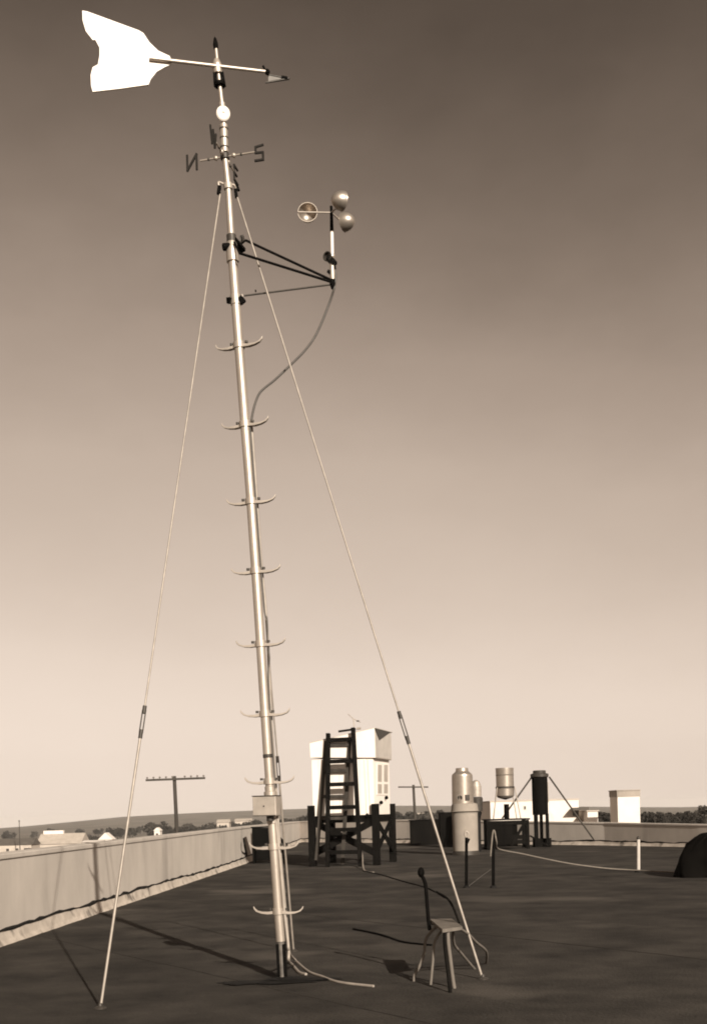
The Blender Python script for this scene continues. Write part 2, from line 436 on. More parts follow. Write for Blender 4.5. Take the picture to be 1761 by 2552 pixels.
# north and south stand in the plane of their arm and are seen from behind, north back to front
cN = PL(478, 405, ca, ND.cross(Z)); cS = PL(645, 381, ca, ND.cross(Z))
letter(cN, ND, [((-1, -1), (-1, 1)), ((1, -1), (1, 1)), ((-1, -1), (1, 1))], .045, .068, .017)
letter(cS, ND, [((1, 1), (-.9, .85)), ((-.9, .85), (-.9, .05)), ((-.9, .05), (1, 0)), ((1, 0), (1, -1)), ((1, -1), (-1, -1))], .036, .066, .017)
cW = ca - ED * .31; cE = ca + ED * .31
letter(cW, ED, [((-1.3, 1), (-.65, -1)), ((-.65, -1), (0, 1)), ((0, 1), (.65, -1)), ((.65, -1), (1.3, 1))], .055, .068, .014)
letter(cE, ED, [((-1, -1), (-1, 1)), ((-1, 1), (1, 1)), ((-1, 0), (.5, 0)), ((-1, -1), (1, -1))], .05, .068, .014)

# ------------------------------------------------------------------ wind vane
vp = M(168); VN = V((math.sin(R(14)), -math.cos(R(14)), 0)); VD = V((math.cos(R(14)), math.sin(R(14)), 0))
vane = thing('wind_vane', vp, 'large white swallow tailed wind vane with arrow tip at top of the mast', 'wind vane')
fin = [(205, 28), (217, 30), (345, 77), (357, 84), (372, 107), (394, 128), (422, 141), (425, 147), (425, 162), (409, 169), (390, 180), (375, 199), (370, 212), (300, 222), (231, 230), (227, 214), (226, 188), (231, 169), (244, 162), (248, 139), (248, 120), (238, 101), (231, 101), (214, 79), (206, 52)]
MB().prism([PL(x, y, vp, VN) - VN * .009 for x, y in fin], VN * .018).build('tail_fin', 'white_paint', vane, bevel=.003)
arm0, arm1 = PL(372, 150, vp, VN), PL(664, 184, vp, VN)
a_off = VN * .028
MB().tube([arm0 + a_off, arm1 + a_off], [.017, .015], 12).build('arm', 'aluminium_paint', vane)
MB().prism([PL(x, y, vp, VN) + VN * .0095 for x, y in ((372, 145), (424, 147), (427, 159), (374, 155))], VN * .008).build('tail_batten', 'grey_galvanised', vane)
MB().lathe(vp + Z * -.06, axdir(168), [(.018, 0), (.04, .003), (.044, .05), (.044, .08), (.026, .13), (.018, .135)], 16).build('hub', 'aluminium_paint', vane)
MB().ball(arm1 + a_off, .026, 10).build('knob', 'black_iron', vane)
MB().tube([PL(655, 164, vp, VN), PL(664, 184, vp, VN)], .01, 6).build('arrow_barb', 'black_iron', vane)
tip = PL(719, 196, vp, VN)
hd = MB()
base_c = PL(666, 192, vp, VN)
for q in ((666, 186), (661, 206)):
    hd.tube([PL(*q, vp, VN), tip], [.008, .012], 8)
hd.build('arrowhead', 'dark_metal', vane)
MB().prism([PL(x, y, vp, VN) - VN * .004 for x, y in ((668, 188), (712, 195), (668, 203))], VN * .007).build('arrow_plate', 'arrow_paint', vane)
MB().lathe(PL(700, 193.5, vp, VN), (tip - PL(690, 192, vp, VN)), [(.0, 0), (.018, .002), (.017, .05), (0, .085)], 10).build('arrow_point', 'black_iron', vane)

# ------------------------------------------------------------------ anemometer on its bracket
af = P(828, 708, DM)
brk = thing('anemometer_bracket', M(700), 'three thin black arms bracing the anemometer out from the mast', 'bracket')
foot = P(828, 703, DM)
def arm(name, pts, r_, m_='black_iron'): return MB().tube(pts, r_, 8).build(name, m_, brk)
arm('upper_arm', [M(604, 6, .12), P(612, 599, DM + .16), P(829, 700, DM)], .0115)
arm('upper_arm', [M(612, 8, -.06), P(596, 631, DM - .13), P(829, 704, DM)], .0115)
arm('lower_arm', [P(608, 737, DM), P(826, 709, DM)], .0085, 'dark_metal')
MB().beam(P(637, 727, DM), P(636, 723, DM), .012, .02).build('stud', 'black_iron', brk)
MB().lathe(P(572, 614, DM - .02), V((-1, -.2, -.2)), [(0, -.03), (.03, -.03), (.034, .06), (.026, .066), (.02, .05), (0, .05)], 12).build('clamp_knob', 'black_iron', brk)
MB().beam(M(600, 6, -.02), M(612, 26, .1), .05, .035).build('clamp', 'black_iron', brk)
MB().prism([P(595, 588, DM + .1), P(606, 584, DM + .12), P(610, 597, DM + .14), P(596, 607, DM + .1)], (0, .012, 0)).build('clamp_plate', 'dark_metal', brk)
MB().beam(M(752, -20, -.02), M(748, -8, 0), .05, .05).build('clamp_lug', 'black_iron', brk)
MB().beam(M(744, 10, -.02), M(757, 20, -.02), .05, .04).build('clamp_lug', 'black_iron', brk)
MB().tube([M(734, 17), M(755, 19)], .007, 6).build('clamp_bolt', 'grey_galvanised', brk)
MB().lathe(P(828.5, 722, DM), Z, [(0, -.005), (.015, .01), (.028, .05), (.026, .09), (0, .091)], 12).build('foot_socket', 'black_iron', brk)

ane = thing('cup_anemometer', P(828, 700, DM), 'three cup anemometer on a thin upright spindle beside the mast', 'anemometer')
MB().lathe(P(828, 700, DM), Z, [(0, 0), (.02, .002), (.024, .06), (.021, .2), (.028, .215), (.028, .24), (0, .241)], 14).build('socket', 'aluminium_paint', ane)
MB().tube([P(827.5, 646, DM), P(826, 575, DM)], .0145, 12).build('spindle', 'white_paint', ane)
MB().tube([P(826, 576, DM), P(825, 530, DM)], [.017, .0135], 12).build('spindle_head', 'black_iron', ane)
MB().tube([P(825.5, 532, DM), P(824.5, 514, DM)], .013, 10).build('hub', 'black_iron', ane)
hd_n = V((-.55, -.8, -.1)).normalized()
hz = P(817, 640, DM)
MB().lathe(hz - hd_n * .05, hd_n, [(0, 0), (.03, .0), (.042, .03), (.044, .07), (.036, .07), (.033, .05), (0, .045)], 18).build('dial_housing', 'dark_metal', ane)
MB().beam(P(817, 641, DM), P(834, 660, DM), .05, .05).build('gear_box', 'black_iron', ane)
MB().beam(P(832, 651, DM), P(834, 672, DM), .02, .03).build('terminal', 'black_iron', ane)
MB().beam(P(816, 675, DM), P(824, 682, DM), .022, .03).build('thumb_screw', 'black_iron', ane)
hubc = P(825, 530, DM)
rad_a = .215
for th in (180, 300, 60):
    d_ = V((math.cos(R(th)), math.sin(R(th)), 0)); tg = V((-math.sin(R(th)), math.cos(R(th)), 0))
    c = hubc + d_ * rad_a + (Z * .012 if th == 180 else V((0, 0, 0)))
    rc = .088 if th == 180 else .084
    prof = [(rc + .001, 0.0), (rc + .001, -.004)] + [(rc * math.cos(a), -.112 * math.sin(a)) for a in [R(q) for q in range(4, 91, 8)]] + [(0, -.112)]
    inner = [(0, -.105)] + [((rc - .003) * math.cos(a), -.105 * math.sin(a)) for a in [R(q) for q in range(84, 3, -8)]] + [(rc - .003, 0), (rc + .001, 0)]
    cup = MB().lathe(c, tg, prof + inner[0:0], 24); cup.lathe(c, tg, inner, 24)
    cup.build('cup', 'cup_metal', ane)
    MB().tube([hubc, c + d_ * (rc - .002) + tg * .004], .0075, 8).build('cup_arm', 'grey_galvanised', ane)

# ------------------------------------------------------------------ guy wires
def guy(p0, p1, tb, label, m0='guy_steel'):
    g = thing('guy_wire', p1, label, 'guy wire', 'guy wires holding the mast')
    d_ = (p1 - p0); t0, t1 = tb
    up = MB().tube([p0, p0 + d_ * t0], .0078, 8).build('wire', m0, g)
    tbk = MB()
    a, b = p0 + d_ * t0, p0 + d_ * t1
    x = d_.normalized().cross(V((0, 1, 0))).normalized() * .013
    for s_ in (-1, 1): tbk.tube([a + x * s_, b + x * s_], .0055, 6)
    tbk.tube([a - d_ * .005, a + d_ * .004], .017, 8); tbk.tube([b - d_ * .004, b + d_ * .006], .017, 8)
    tbk.build('turnbuckle', 'dark_metal', g)
    MB().tube([b, p1], .0115, 8).build('stay_rod', 'guy_steel', g)
    MB().lathe(p1 - Z * .002, Z, [(.05, 0), (.05, .012), (.02, .03), (.015, .05), (0, .051)], 12).build('anchor_eye', 'dark_metal', g)
    return g
guy(P(548, 484, DM), G(250, 2515), (.665, .692), 'pale guy wire running from the mast collar down to the front left roof')
guy(P(588, 482, DM), G(1202, 2442), (.672, .702), 'guy wire running from mast collar down to the right past the old chair')
guy(P(572, 470, DM + .08), G(731, 2372), (.715, .742), 'guy wire behind the mast running close along its right side')

# ------------------------------------------------------------------ junction box
jb = thing('junction_box', P(662, 2034, DM - .1), 'square grey junction box on the mast at eye height', 'junction box')
jl = V((math.cos(R(20)), -math.sin(R(20)), 0)); jn = V((-math.sin(R(20)), -math.cos(R(20)), 0))
jl = V((.97, -.2, 0)).normalized(); jn = V((-.2, -.97, 0)).normalized()
jc = P(664, 2009, DM - .085)
MB().box(jc, jl * .108, jn * .08, Z * .088).build('box_body', 'grey_galvanised', jb, bevel=.006)
MB().box(jc + jn * .085, jl * .104, jn * .006, Z * .083).build('front_cover', 'pale_pipe', jb, bevel=.004)
MB().box(jc + Z * .092, jl * .113, jn * .088, Z * .0035).build('lid_edge', 'dark_metal', jb)
MB().ball(jc + jn * .094, .007, 8).build('screw', 'dark_metal', jb)
MB().lathe(jc + jl * .03 - Z * .135, Z, [(.03, 0), (.034, .003), (.034, .046)], 12).build('nipple', 'dark_metal', jb)

# ------------------------------------------------------------------ cables and conduits
T = 1.1034
cb = [(834, 672), (836, 690), (833, 712), (831, 722), (822, 750), (800, 806), (781, 844), (756, 877), (723, 910), (684, 947), (660, 966), (645, 982), (634, 1010), (627, 1043), (626, 1070)]
tag(MB().tube(smoothpath([P(x, y, DM + (.0 if i < 4 else .03)) for i, (x, y) in enumerate(cb)], 5), .0105, 8).build('hanging_cable', 'cable_rubber', origin=P(626, 1070, DM)), 'dark cable drooping from the anemometer back to the mast', 'cable')
c2 = [(626, 1055), (633, 1150), (640, 1250), (652, 1420), (660, 1500), (667, 1600), (671, 1700), (679, 1850), (687, 1960), (696, 2100), (708, 2240), (716, 2330), (720, 2372)]
pth = [P(x, y, DM + .03) for x, y in c2] + [G(735, 2400) + Z * .03, G(768, 2425) + Z * .015, G(800, 2437) + Z * .014, G(845, 2452) + Z * .014, G(930, 2462) + Z * .014]
tag(MB().tube(smoothpath(pth, 5), .0125, 8).build('conduit', 'pale_pipe', origin=G(720, 2380)), 'thin pale conduit down right side of mast bending farthest out onto the roof', 'conduit')
c3 = [(683, 2046), (694, 2150), (703, 2260), (711, 2330), (715, 2370)]
pth = [P(x + 4, y, DM - .02) for x, y in c3] + [P(719, 2395, DM), G(729, 2413) + Z * .03, G(745, 2427) + Z * .015, G(762, 2432) + Z * .014]
tag(MB().tube(smoothpath(pth, 5), .014, 8).build('conduit', 'pale_pipe', origin=G(730, 2415)), 'short pale conduit leaving the junction box with its bend close to the mast foot', 'conduit')
# wire tied along the pipe
c4 = [(618, 1062), (634, 1260), (648, 1440), (655, 1525), (661, 1545), (662, 1600), (667, 1640), (664, 1680), (669, 1780), (676, 1880), (682, 1965)]
tag(MB().tube(smoothpath([P(x + 4, y, DM - .02) for x, y in c4], 4), .0075, 6).build('signal_wire', 'cable_rubber', origin=P(682, 1965, DM)), 'thin dark wire tied along the upper mast and entering the junction box', 'wire')
for pts, lab in (([(905, 2172), (950, 2182), (1003, 2198), (1055, 2212), (1085, 2225), (1110, 2240)], 'thin black cable across the roof from the shelter to behind the chair'),
                 ([(880, 2318), (950, 2333), (1000, 2350), (1053, 2357), (1075, 2359)], 'thin black line on the roof ending beside the chair leg')):  # a thin dark line laid on the roof
    tag(MB().tube(smoothpath([G(x, y) + Z * .012 for x, y in pts], 5), .016, 6).build('roof_line', 'black_iron', origin=G(*pts[0])), lab, 'cable')

# ------------------------------------------------------------------ tar patch under the mast
rnd = random.Random(3)
pc = G(700, 2455); tp = MB()
for j, (ox, oy, ax_, ay_) in enumerate(((-.05, .12, .44, .11), (-.33, .1, .2, .12), (.22, .2, .28, .09), (.05, .25, .2, .1))):
    pp = []
    for k in range(64):
        a = 2 * math.pi * k / 64; rr = 1 + .14 * math.sin(3 * a + j) + .1 * math.sin(7 * a + 2 * j) + rnd.uniform(-.1, .1)
        pp.append(V((pc.x + ox + ax_ * rr * math.cos(a), pc.y + oy + ay_ * rr * math.sin(a), .0165 + .002 * j)))
    tp.add(pp, [tuple(range(64))])
tag(tp.build('tar_patch', 'tar'), kind='structure')

# ------------------------------------------------------------------ the old chair
chp = G(1075, 2440)
ch = thing('chair', V((chp.x, chp.y, 0)), 'broken old chair with thin splayed pale legs and bare black back post', 'chair')
CY = chp.y
def seatp(px, py): return G(px, py, .5)
q = [seatp(1068, 2289), (1123), (1)]
s4 = [seatp(1070, 2290), seatp(1124, 2289), seatp(1151, 2309), seatp(1101, 2316)]
MB().prism([p for p in s4], (0, 0, -.028)).build('seat', 'pale_wood', ch, bevel=.004)
bl = G(1070, 2318, .42)
MB().tube(smoothpath([bl, P(1066, 2290, bl.y), P(1061, 2225, bl.y), P(1058, 2200, bl.y), P(1050, 2182, bl.y)], 3), .017, 8).build('back_post', 'black_iron', ch)
MB().ball(P(1048, 2174, bl.y), .04, 10, (.8, .8, 1.2)).build('post_knob', 'black_iron', ch)
br = seatp(1143, 2300)
MB().tube(smoothpath([br, P(1128, 2262, br.y + .1), P(1112, 2238, br.y + .15), P(1085, 2222, br.y + .2)], 4), [.010] * 13, 8).build('back_post', 'dark_wood', ch)
S = lambda a, b: s4[0].lerp(s4[1], a).lerp(s4[3].lerp(s4[2], a), b) + Z * -.026
def leg(top, px_pts, m_='pale_wood', r0=.017):
    ft_ = G(*px_pts[-1]); ys = [(top.y + (ft_.y - top.y) * (i + 1) / len(px_pts)) for i in range(len(px_pts))]
    MB().tube(smoothpath([top] + [P(x, y, d) for (x, y), d in zip(px_pts, ys)], 3), r0, 8).build('leg', m_, ch)
leg(S(.2, .35), [(1066, 2330), (1058, 2352), (1056, 2376), (1043, 2410), (1032, 2430), (1030, 2447)], r0=.0135)
leg(S(.35, .6), [(1083, 2345), (1078, 2390), (1072, 2455)], r0=.012)
leg(S(.3, .95), [(1116, 2350), (1121, 2390), (1126, 2430), (1131, 2464)], r0=.016)
leg(S(.15, .95), [(1108, 2360), (1115, 2420), (1121, 2476)], 'dark_wood', .016)
leg(S(.6, .9), [(1130, 2352), (1150, 2378), (1182, 2416)], r0=.0125)
leg(S(.95, .85), [(1168, 2330), (1185, 2348), (1209, 2368), (1212, 2386), (1210, 2402)], r0=.012)
MB().beam(S(.1, .1), S(.9, .9), .05, .03).build('seat_rail', 'dark_wood', ch)

# ------------------------------------------------------------------ instrument shelter and ladder
yaw = R(14.5)
ft = V((math.cos(yaw), -math.sin(yaw), 0)); fn = V((-math.sin(yaw), -math.cos(yaw), 0))   # front: along, outward
rt = V((math.sin(yaw), math.cos(yaw), 0)); rn = V((math.cos(yaw), -math.sin(yaw), 0))     # right face: along (back), outward
FR = G(936, 2157)
FP = lambda x, y, o=0: PL(x, y, FR + fn * o, fn)
RP = lambda x, y, o=0: PL(x, y, FR + rn * o, rn)
sh = thing('instrument_shelter', FR - ft * .8 + rt * .8, 'white boarded instrument shelter standing on black braced legs', 'shelter')
zb = FP(936, 2030).z; zt = FP(936, 1888).z
wl = (FP(936, 2000) - FP(783, 2000)).length; dl = (RP(975, 2000) - RP(936, 2000)).length
A = FR.copy(); B = FR - ft * wl; C = B + rt * dl; D = A + rt * dl
def up(p, z): return V((p.x, p.y, z))
def wallbox(mb, a, b, z0, z1, n, th):
    p = [up(a, z0), up(b, z0), up(b, z0) - n * th, up(a, z0) - n * th]
    mb.hexa(p + [q + Z * (z1 - z0) for q in p])
# boarded walls, each board a piece of its own
nb = 9
for i in range(nb):
    mb = MB(); o = fn * (.004 * (i % 2))
    a = B.lerp(A, i / nb) + ft * .003 + o; b = B.lerp(A, (i + 1) / nb) - ft * .003 + o
    wallbox(mb, a, b, zb + .002 * (i % 3), zt, fn, .03); mb.build('front_board', 'white_paint', sh)
for nm, (a, b, n) in dict(side_wall=(A, D, rn), back_wall=(D, C, -fn), left_wall=(C, B, -rn)).items():
    mb = MB(); t_ = (b - a).normalized()
    if nm == 'side_wall': a = a + t_ * .034
    else: a = a + t_ * .032; b = b - t_ * .032
    wallbox(mb, a, b, zb, zt, n, .03); mb.build(nm, 'white_paint', sh)
# door battens on the front, frame of the side window
for x in (908, 917):
    MB().beam(FP(x, 1893, .012), FP(x + 6, 2026, .012), .03, .02, ft).build('batten', 'white_paint', sh)
win = MB()
def rrect(mb, x0, y0, x1, y1, o, th):
    mb.prism([RP(x0, y0, o), RP(x1, y0 + (x1 - x0) * .05, o), RP(x1, y1 + (x1 - x0) * .05, o), RP(x0, y1, o)], rn * -th)
rrect(win, 938.5, 1902, 967, 1981, .014, .012)
wo_ = win.build('window', 'white_paint', sh)
for x0, x1 in ((941, 950.5), (956, 965.5)):
    for y0, y1 in ((1906, 1948), (1954, 1977)):
        pm = MB(); rrect(pm, x0, y0, x1, y1, .018, .003); pm.build('pane', 'shutter_pane', wo_)
# floor frame
for a, b, n in ((B, A, fn), (A, D, rn), (D, C, -fn), (C, B, -rn)):
    mb = MB(); wallbox(mb, a, b, zb - .2, zb - .003, n, .07); mb.build('floor_beam', 'dark_wood', sh)
# roof: a deep overhanging box whose top climbs to the right
oh = .07
e0, e1 = FP(773, 1888, oh), FP(934, 1888, oh)
t0_, t1_ = FP(771, 1852, oh), FP(932, 1815, oh)
back = rt * (dl + 2 * oh) * 1.0
MB().prism([e0, e1, t1_, t0_], rt * .05).build('fascia', 'white_paint', sh)
MB().prism([e0 + rt * .052, e1 + rt * .052, up(e1 + rt * .052, t1_.z - .02), t0_ + rt * .052 - Z * .02], back - rt * .1).build('roof', 'worn_white', sh)
g0 = e1 + rn * .002
MB().prism([up(g0, t1_.z - .012) + rn * .004, RP(972, 1824, oh), RP(943, 1845, oh)], rn * .02).build('gable_vent', 'dark_metal', sh)
MB().prism([t0_ + Z * .003 - ft * .02, t1_ + Z * .003 + ft * .03, t1_ + Z * .023 + ft * .03, t0_ + Z * .023 - ft * .02], back + rt * .03).build('roof_deck', 'worn_white', sh)
MB().beam(RP(936, 1888, oh + .01), RP(972, 1893, oh + .01), .03, .03).build('drip_rail', 'grey_galvanised', sh)
# legs and braces
ztop = FP(936, 2003).z
for c_, k in ((A, 1), (B, 1), (C, 0), (D, 1)):
    oo = (c_ - (A + C) / 2).normalized() * .05
    MB().beam(up(c_ + oo, 0), up(c_ + oo, ztop if k else zb), .18, .18, ft).build('leg', 'dark_wood', sh)
for a, b, n in ((B, A, fn), (A, D, rn)):
    a2, b2 = a + n * .02, b + n * .02
    for s_ in (0, 1):
        p0, p1 = (a2, b2) if s_ == 0 else (b2, a2)
        MB().beam(up(p0, .35) + n * .032 * s_, up(p1, zb - .16) + n * .032 * s_, .19, .03, (b - a).normalized()).build('brace', 'dark_wood', sh)
for x, y, o in ((962, 1988, 1), (949, 2000, 1), (934, 2022, 0), (914, 2032, 0)):
    c_ = RP(x, y, .05) if o else FP(x, y, .06)
    MB().ball(c_, .055, 10).build('knob', 'black_iron', sh)

lad = thing('ladder', G(845, 2176), 'black wooden ladder with brown bars for its shadow, standing against the front of the white shelter', 'ladder')
lt0, lt1 = FP(817, 1828, .16), FP(879, 1814, .16)
lb0, lb1 = up(FP(815, 2150, .62), 0), up(FP(897, 2150, .62), 0)
for a, b in ((lt0, lb0), (lt1, lb1)):
    MB().beam(b, a, .1, .13, ft).build('rail', 'dark_wood', lad)
for py in (1845, 1900, 1958, 2016, 2072, 2128):
    t_ = (py - 1828) / (2165 - 1828)
    a, b = lt0.lerp(lb0, t_), lt1.lerp(lb1, t_)
    MB().beam(a + ft * .02, up(b, a.z) - ft * .02, .11, .08, Z).build('rung', 'dark_wood', lad)
for (x0, y0, x1, y1) in ((812, 1846, 797, 2030), (870, 1846, 859, 2036)):  # brown bars modelled in place of the ladder's shadow on the shelter front
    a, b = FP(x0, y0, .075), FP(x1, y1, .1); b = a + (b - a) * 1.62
    MB().beam(b, a, .1, .035, ft).build('shadow_rail', 'shadow_brown', lad)
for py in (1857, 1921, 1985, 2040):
    MB().beam(FP(812 - (py - 1846) * .08, py, .115), FP(868 - (py - 1846) * .06, py - 1, .115), .085, .03, Z).build('shadow_rung', 'shadow_brown', lad)
bar = MB().beam(FP(843, 1823, .12), FP(885, 1817, .12), .055, .06, Z)
tag(bar.build('roof_rail', 'dark_wood', origin=FP(860, 1820, .12)), 'short black bar lying across the shelter roof edge above the ladder', 'bar')
sv = thing('roof_vane', FP(882, 1816, -.3), 'small spindly vane sticking up from the shelter roof', 'vane')
MB().tube([FP(882, 1818, -.3), FP(881, 1800, -.3), FP(879, 1791, -.3)], .014, 6).build('stalk', 'grey_galvanised', sv)
MB().tube([FP(866, 1779, -.3), FP(879, 1791, -.3), FP(897, 1800, -.3)], .011, 6).build('vane_arm', 'grey_galvanised', sv)
MB().ball(FP(891, 1797, -.3), .03, 8, (1.6, 1, .7)).build('vane_tip', 'dark_metal', sv)
MB().tube([FP(888, 1816, -.3), FP(898, 1815, -.3)], .03, 6).build('vane_foot', 'grey_galvanised', sv)
pc_ = [FP(896, 2098, .1), FP(899, 2120, .2), G(903, 2160) + Z * .3, G(906, 2170) + Z * .02, G(930, 2176) + Z * .015]
tag(MB().tube(smoothpath(pc_, 4), .018, 6).build('shelter_cable', 'pale_pipe', origin=G(903, 2165)), 'pale cable hanging from under the shelter to the roof', 'cable')

# ------------------------------------------------------------------ black box on legs behind the mast
bp = G(630, 2153); BYd = bp.y
st = thing('box_stand', bp, 'black box on short legs by the left parapet behind the mast', 'box')
x0, x1 = P(627, 2063, BYd), P(742, 2060, BYd)
wd = (x1.x - x0.x) * .72
MB().prism([V((x0.x, BYd, .52)), V((x0.x + wd * 1.05, BYd, .52)), V((x0.x + wd * .55, BYd, x0.z - .02)), V((x0.x, BYd, x0.z))], (0, .6, 0)).build('box_body', 'black_iron', st, bevel=.01)
MB().abox((x0.x + wd * .27, BYd + .3, x0.z + .012), wd * .6, .64, .025).build('lid', 'dark_wood', st)
for xx in (.03, wd - .03):
    for yy in (.04, .56):
        MB().abox((x0.x + xx, BYd + yy, .26), .06, .06, .518).build('leg', 'dark_wood', st)
MB().abox((x0.x + wd * .5, BYd + .3, .25), wd * .8, .4, .3).build('inner_case', 'black_iron', st)
stick = MB().tube(smoothpath([P(607, 2090, BYd - .3), P(610, 2112, BYd - .3), G(617, 2145) + Z * .02], 4), .03, 6)
tag(stick.build('bent_pipe', 'black_iron', origin=G(617, 2145)), 'short bent black pipe standing against the left parapet', 'pipe')

# ------------------------------------------------------------------ dark cases right of the shelter
for (xa, xb, yt, yb, dep, lab) in ((1022, 1098, 2046, 2107, 1.0, 'low black wooden case right of the shelter, the wider one'), (1095, 1126, 2027, 2110, .9, 'tall narrow black case tucked against the pale drum')):
    b0 = G(xa, yb); yy = b0.y - (0 if dep == 1.0 else 1.0)
    a = P(xa, yt, yy); b = P(xb, yt, yy)
    cs = thing('black_case', V(((a.x + b.x) / 2, yy + dep / 2, 0)), lab, 'case')
    w_ = b.x - a.x; h_ = a.z; n_ = max(2, int(h_ / .22))
    for i in range(n_):
        MB().abox(((a.x + b.x) / 2, yy + .02 + .003 * (i % 2), h_ * (i + .5) / n_), w_, .04, h_ / n_ - .008).build('board', 'dark_wood', cs)
    MB().abox(((a.x + b.x) / 2, yy + dep / 2 + .045, h_ / 2), w_ - .01, dep, h_ - .01).build('case_body', 'dark_wood', cs)
    MB().abox(((a.x + b.x) / 2, yy + dep / 2, h_ + .02), w_ + .08, dep + .1, .036).build('lid', 'dark_wood', cs)

# ------------------------------------------------------------------ ventilator drums
def drum(loc_px, yd, label, full=True):
    c = P(loc_px, 2000, yd); c = V((c.x, yd, 0)); k = yd / F
    o = thing('roof_ventilator', c, label, 'ventilator')
    zz = lambda y: P(loc_px, y, yd).z
    if full:
        MB().lathe(c, Z, [(34 * k, 0), (33 * k, zz(2120))], 28).build('base_ring', 'dark_metal', o)
        MB().lathe(c, Z, [(31.5 * k, zz(2121)), (32 * k, zz(2028)), (33 * k, zz(2025)), (20 * k, zz(2023))], 32).build('lower_drum', 'drum_paint', o)
        MB().lathe(c, Z, [(30 * k, zz(2024)), (36 * k, zz(2022)), (34 * k, zz(2021)), (32 * k, zz(2004)), (24 * k, zz(2001))], 32).build('skirt', 'drum_paint', o)
        cc = c + V((-4 * k, 0, 0))
        MB().lathe(cc, Z, [(27 * k, zz(2003)), (26 * k, zz(1934)), (25 * k, zz(1930)), (16 * k, zz(1922)), (15.5 * k, zz(1914.5)), (14.5 * k, zz(1914)), (0, zz(1914.5))], 32).build('upper_drum', 'cup_metal', o)
        d1 = V((-.35, -.94, 0)); MB().lathe(cc + d1 * 26.3 * k + Z * zz(1988), d1, [(7.5 * k, -.06), (7.5 * k, .012), (6 * k, .014), (6 * k, -.05)], 18).build('port_ring', 'drum_paint', o)
        MB().lathe(cc + d1 * 26.3 * k + Z * zz(1988), d1, [(5.9 * k, .003), (0, .004)], 18).build('round_hole', 'tar', o)
        d2 = V((.32, -.947, 0)); r2 = d2.cross(Z)
        MB().box(cc + d2 * 25.7 * k + Z * zz(1988), r2 * 5.5 * k, d2 * .05, Z * 7 * k).build('square_port', 'dark_metal', o)
    return o, k, zz, c
drum(1156, G(1156, 2131).y, 'pale cylindrical roof ventilator with round and square ports low on its silver top')
o, k, zz, c = drum(1186, G(1156, 2131).y + 2.6, 'second narrower dark ventilator half hidden behind the pale drum', False)
MB().lathe(c, Z, [(9 * k, 0), (9 * k, zz(2040)), (11 * k, zz(2032)), (13 * k, zz(2026)), (9 * k, zz(2020))], 20).build('pipe', 'tar', o)
MB().lathe(c, Z, [(15 * k, zz(2022)), (16 * k, zz(1990)), (13.5 * k, zz(1986))], 20).build('lower_cowl', 'dark_metal', o)
MB().lathe(c, Z, [(13 * k, zz(1985)), (13 * k, zz(1960)), (9 * k, zz(1948)), (3 * k, zz(1944)), (0, zz(1944))], 20).build('cowl', 'grey_galvanised', o)

# ------------------------------------------------------------------ rain gauge tank, its table and pipe
yd = G(1260, 2116).y; k = yd / F; c = P(1258, 2000, yd); c = V((c.x, yd, 0))
zz = lambda y: P(1258, y, yd).z
tb = thing('instrument_table', c, 'black wooden table with boarded sides under the silver tank', 'table')
ztab = zz(2040)
hx, hy = 55 * k, .55
for i in range(5):
    MB().abox((c.x, yd - hy + .02 + .2 * 0 + (i + .5) * 2 * hy / 5 - .02, ztab - .03), 2 * hx, 2 * hy / 5 - .008, .05).build('top_board', 'dark_wood', tb)
for sx_ in (-1, 1):
    for sy_ in (-1, 1):
        MB().abox((c.x + sx_ * (hx - .1), yd + sy_ * (hy - .1), (ztab - .06) / 2), .12, .12, ztab - .06).build('leg', 'dark_wood', tb)
n_ = 5
for i in range(n_):
    z0 = .16 + (ztab - .24) * i / n_
    wdt = 2 * hx - .32 if i in (0, 1, 4) else (2 * hx - .32) * .62
    MB().abox((c.x - (2 * hx - .32 - wdt) / 2, yd - hy + .07, z0 + .1), wdt, .03, (ztab - .24) / n_ - .012).build('side_board', 'dark_wood', tb)
MB().abox((c.x - hx * .24, yd, .1 + (ztab - .2) / 2), hx * 1.35, hy * 1.5, ztab - .2).build('inner_case', 'tarpaulin', tb)
MB().beam(V((c.x + hx * .1, yd - hy + .03, .12)), V((c.x + hx * .8, yd - hy + .03, ztab - .1)), .1, .03).build('brace', 'dark_wood', tb)
MB().beam(V((c.x - hx * .9, yd, .05)), V((c.x - hx * .9, yd, ztab - .07)), .09, .8).build('end_board', 'dark_wood', tb)
MB().beam(V((c.x + hx + .02, yd - .2, ztab * .42)), V((c.x + hx + .72, yd - .2, .05)), .06, .05).build('stay', 'dark_wood', tb)
tk = thing('rain_gauge', V((c.x, yd, ztab)), 'silver cylindrical rain gauge on four thin legs over a black table', 'rain gauge')
MB().lathe(c, Z, [(21.5 * k, zz(1914)), (22.5 * k, zz(1914)), (22.5 * k, zz(1916)), (22 * k, zz(1930))], 32).build('rim', 'cup_metal', tk)
MB().lathe(c, Z, [(22 * k, zz(1930)), (22.8 * k, zz(1931)), (22 * k, zz(1933)), (22 * k, zz(1961)), (22.8 * k, zz(1962))], 32).build('upper_can', 'cup_metal', tk)
MB().lathe(c, Z, [(23 * k, zz(1962)), (23.2 * k, zz(1964)), (22.6 * k, zz(1966)), (22.3 * k, zz(1983)), (18 * k, zz(1988)), (2 * k, zz(1993))], 32).build('funnel', 'cup_metal', tk)
MB().lathe(c, Z, [(21 * k, zz(1914)), (17 * k, zz(1925)), (0, zz(1935))], 24).build('mouth', 'dark_metal', tk)
MB().lathe(c, Z, [(22.6 * k, zz(1960)), (23.6 * k, zz(1960.5)), (23.6 * k, zz(1964)), (22.6 * k, zz(1964.5))], 32).build('hoop', 'dark_metal', tk)
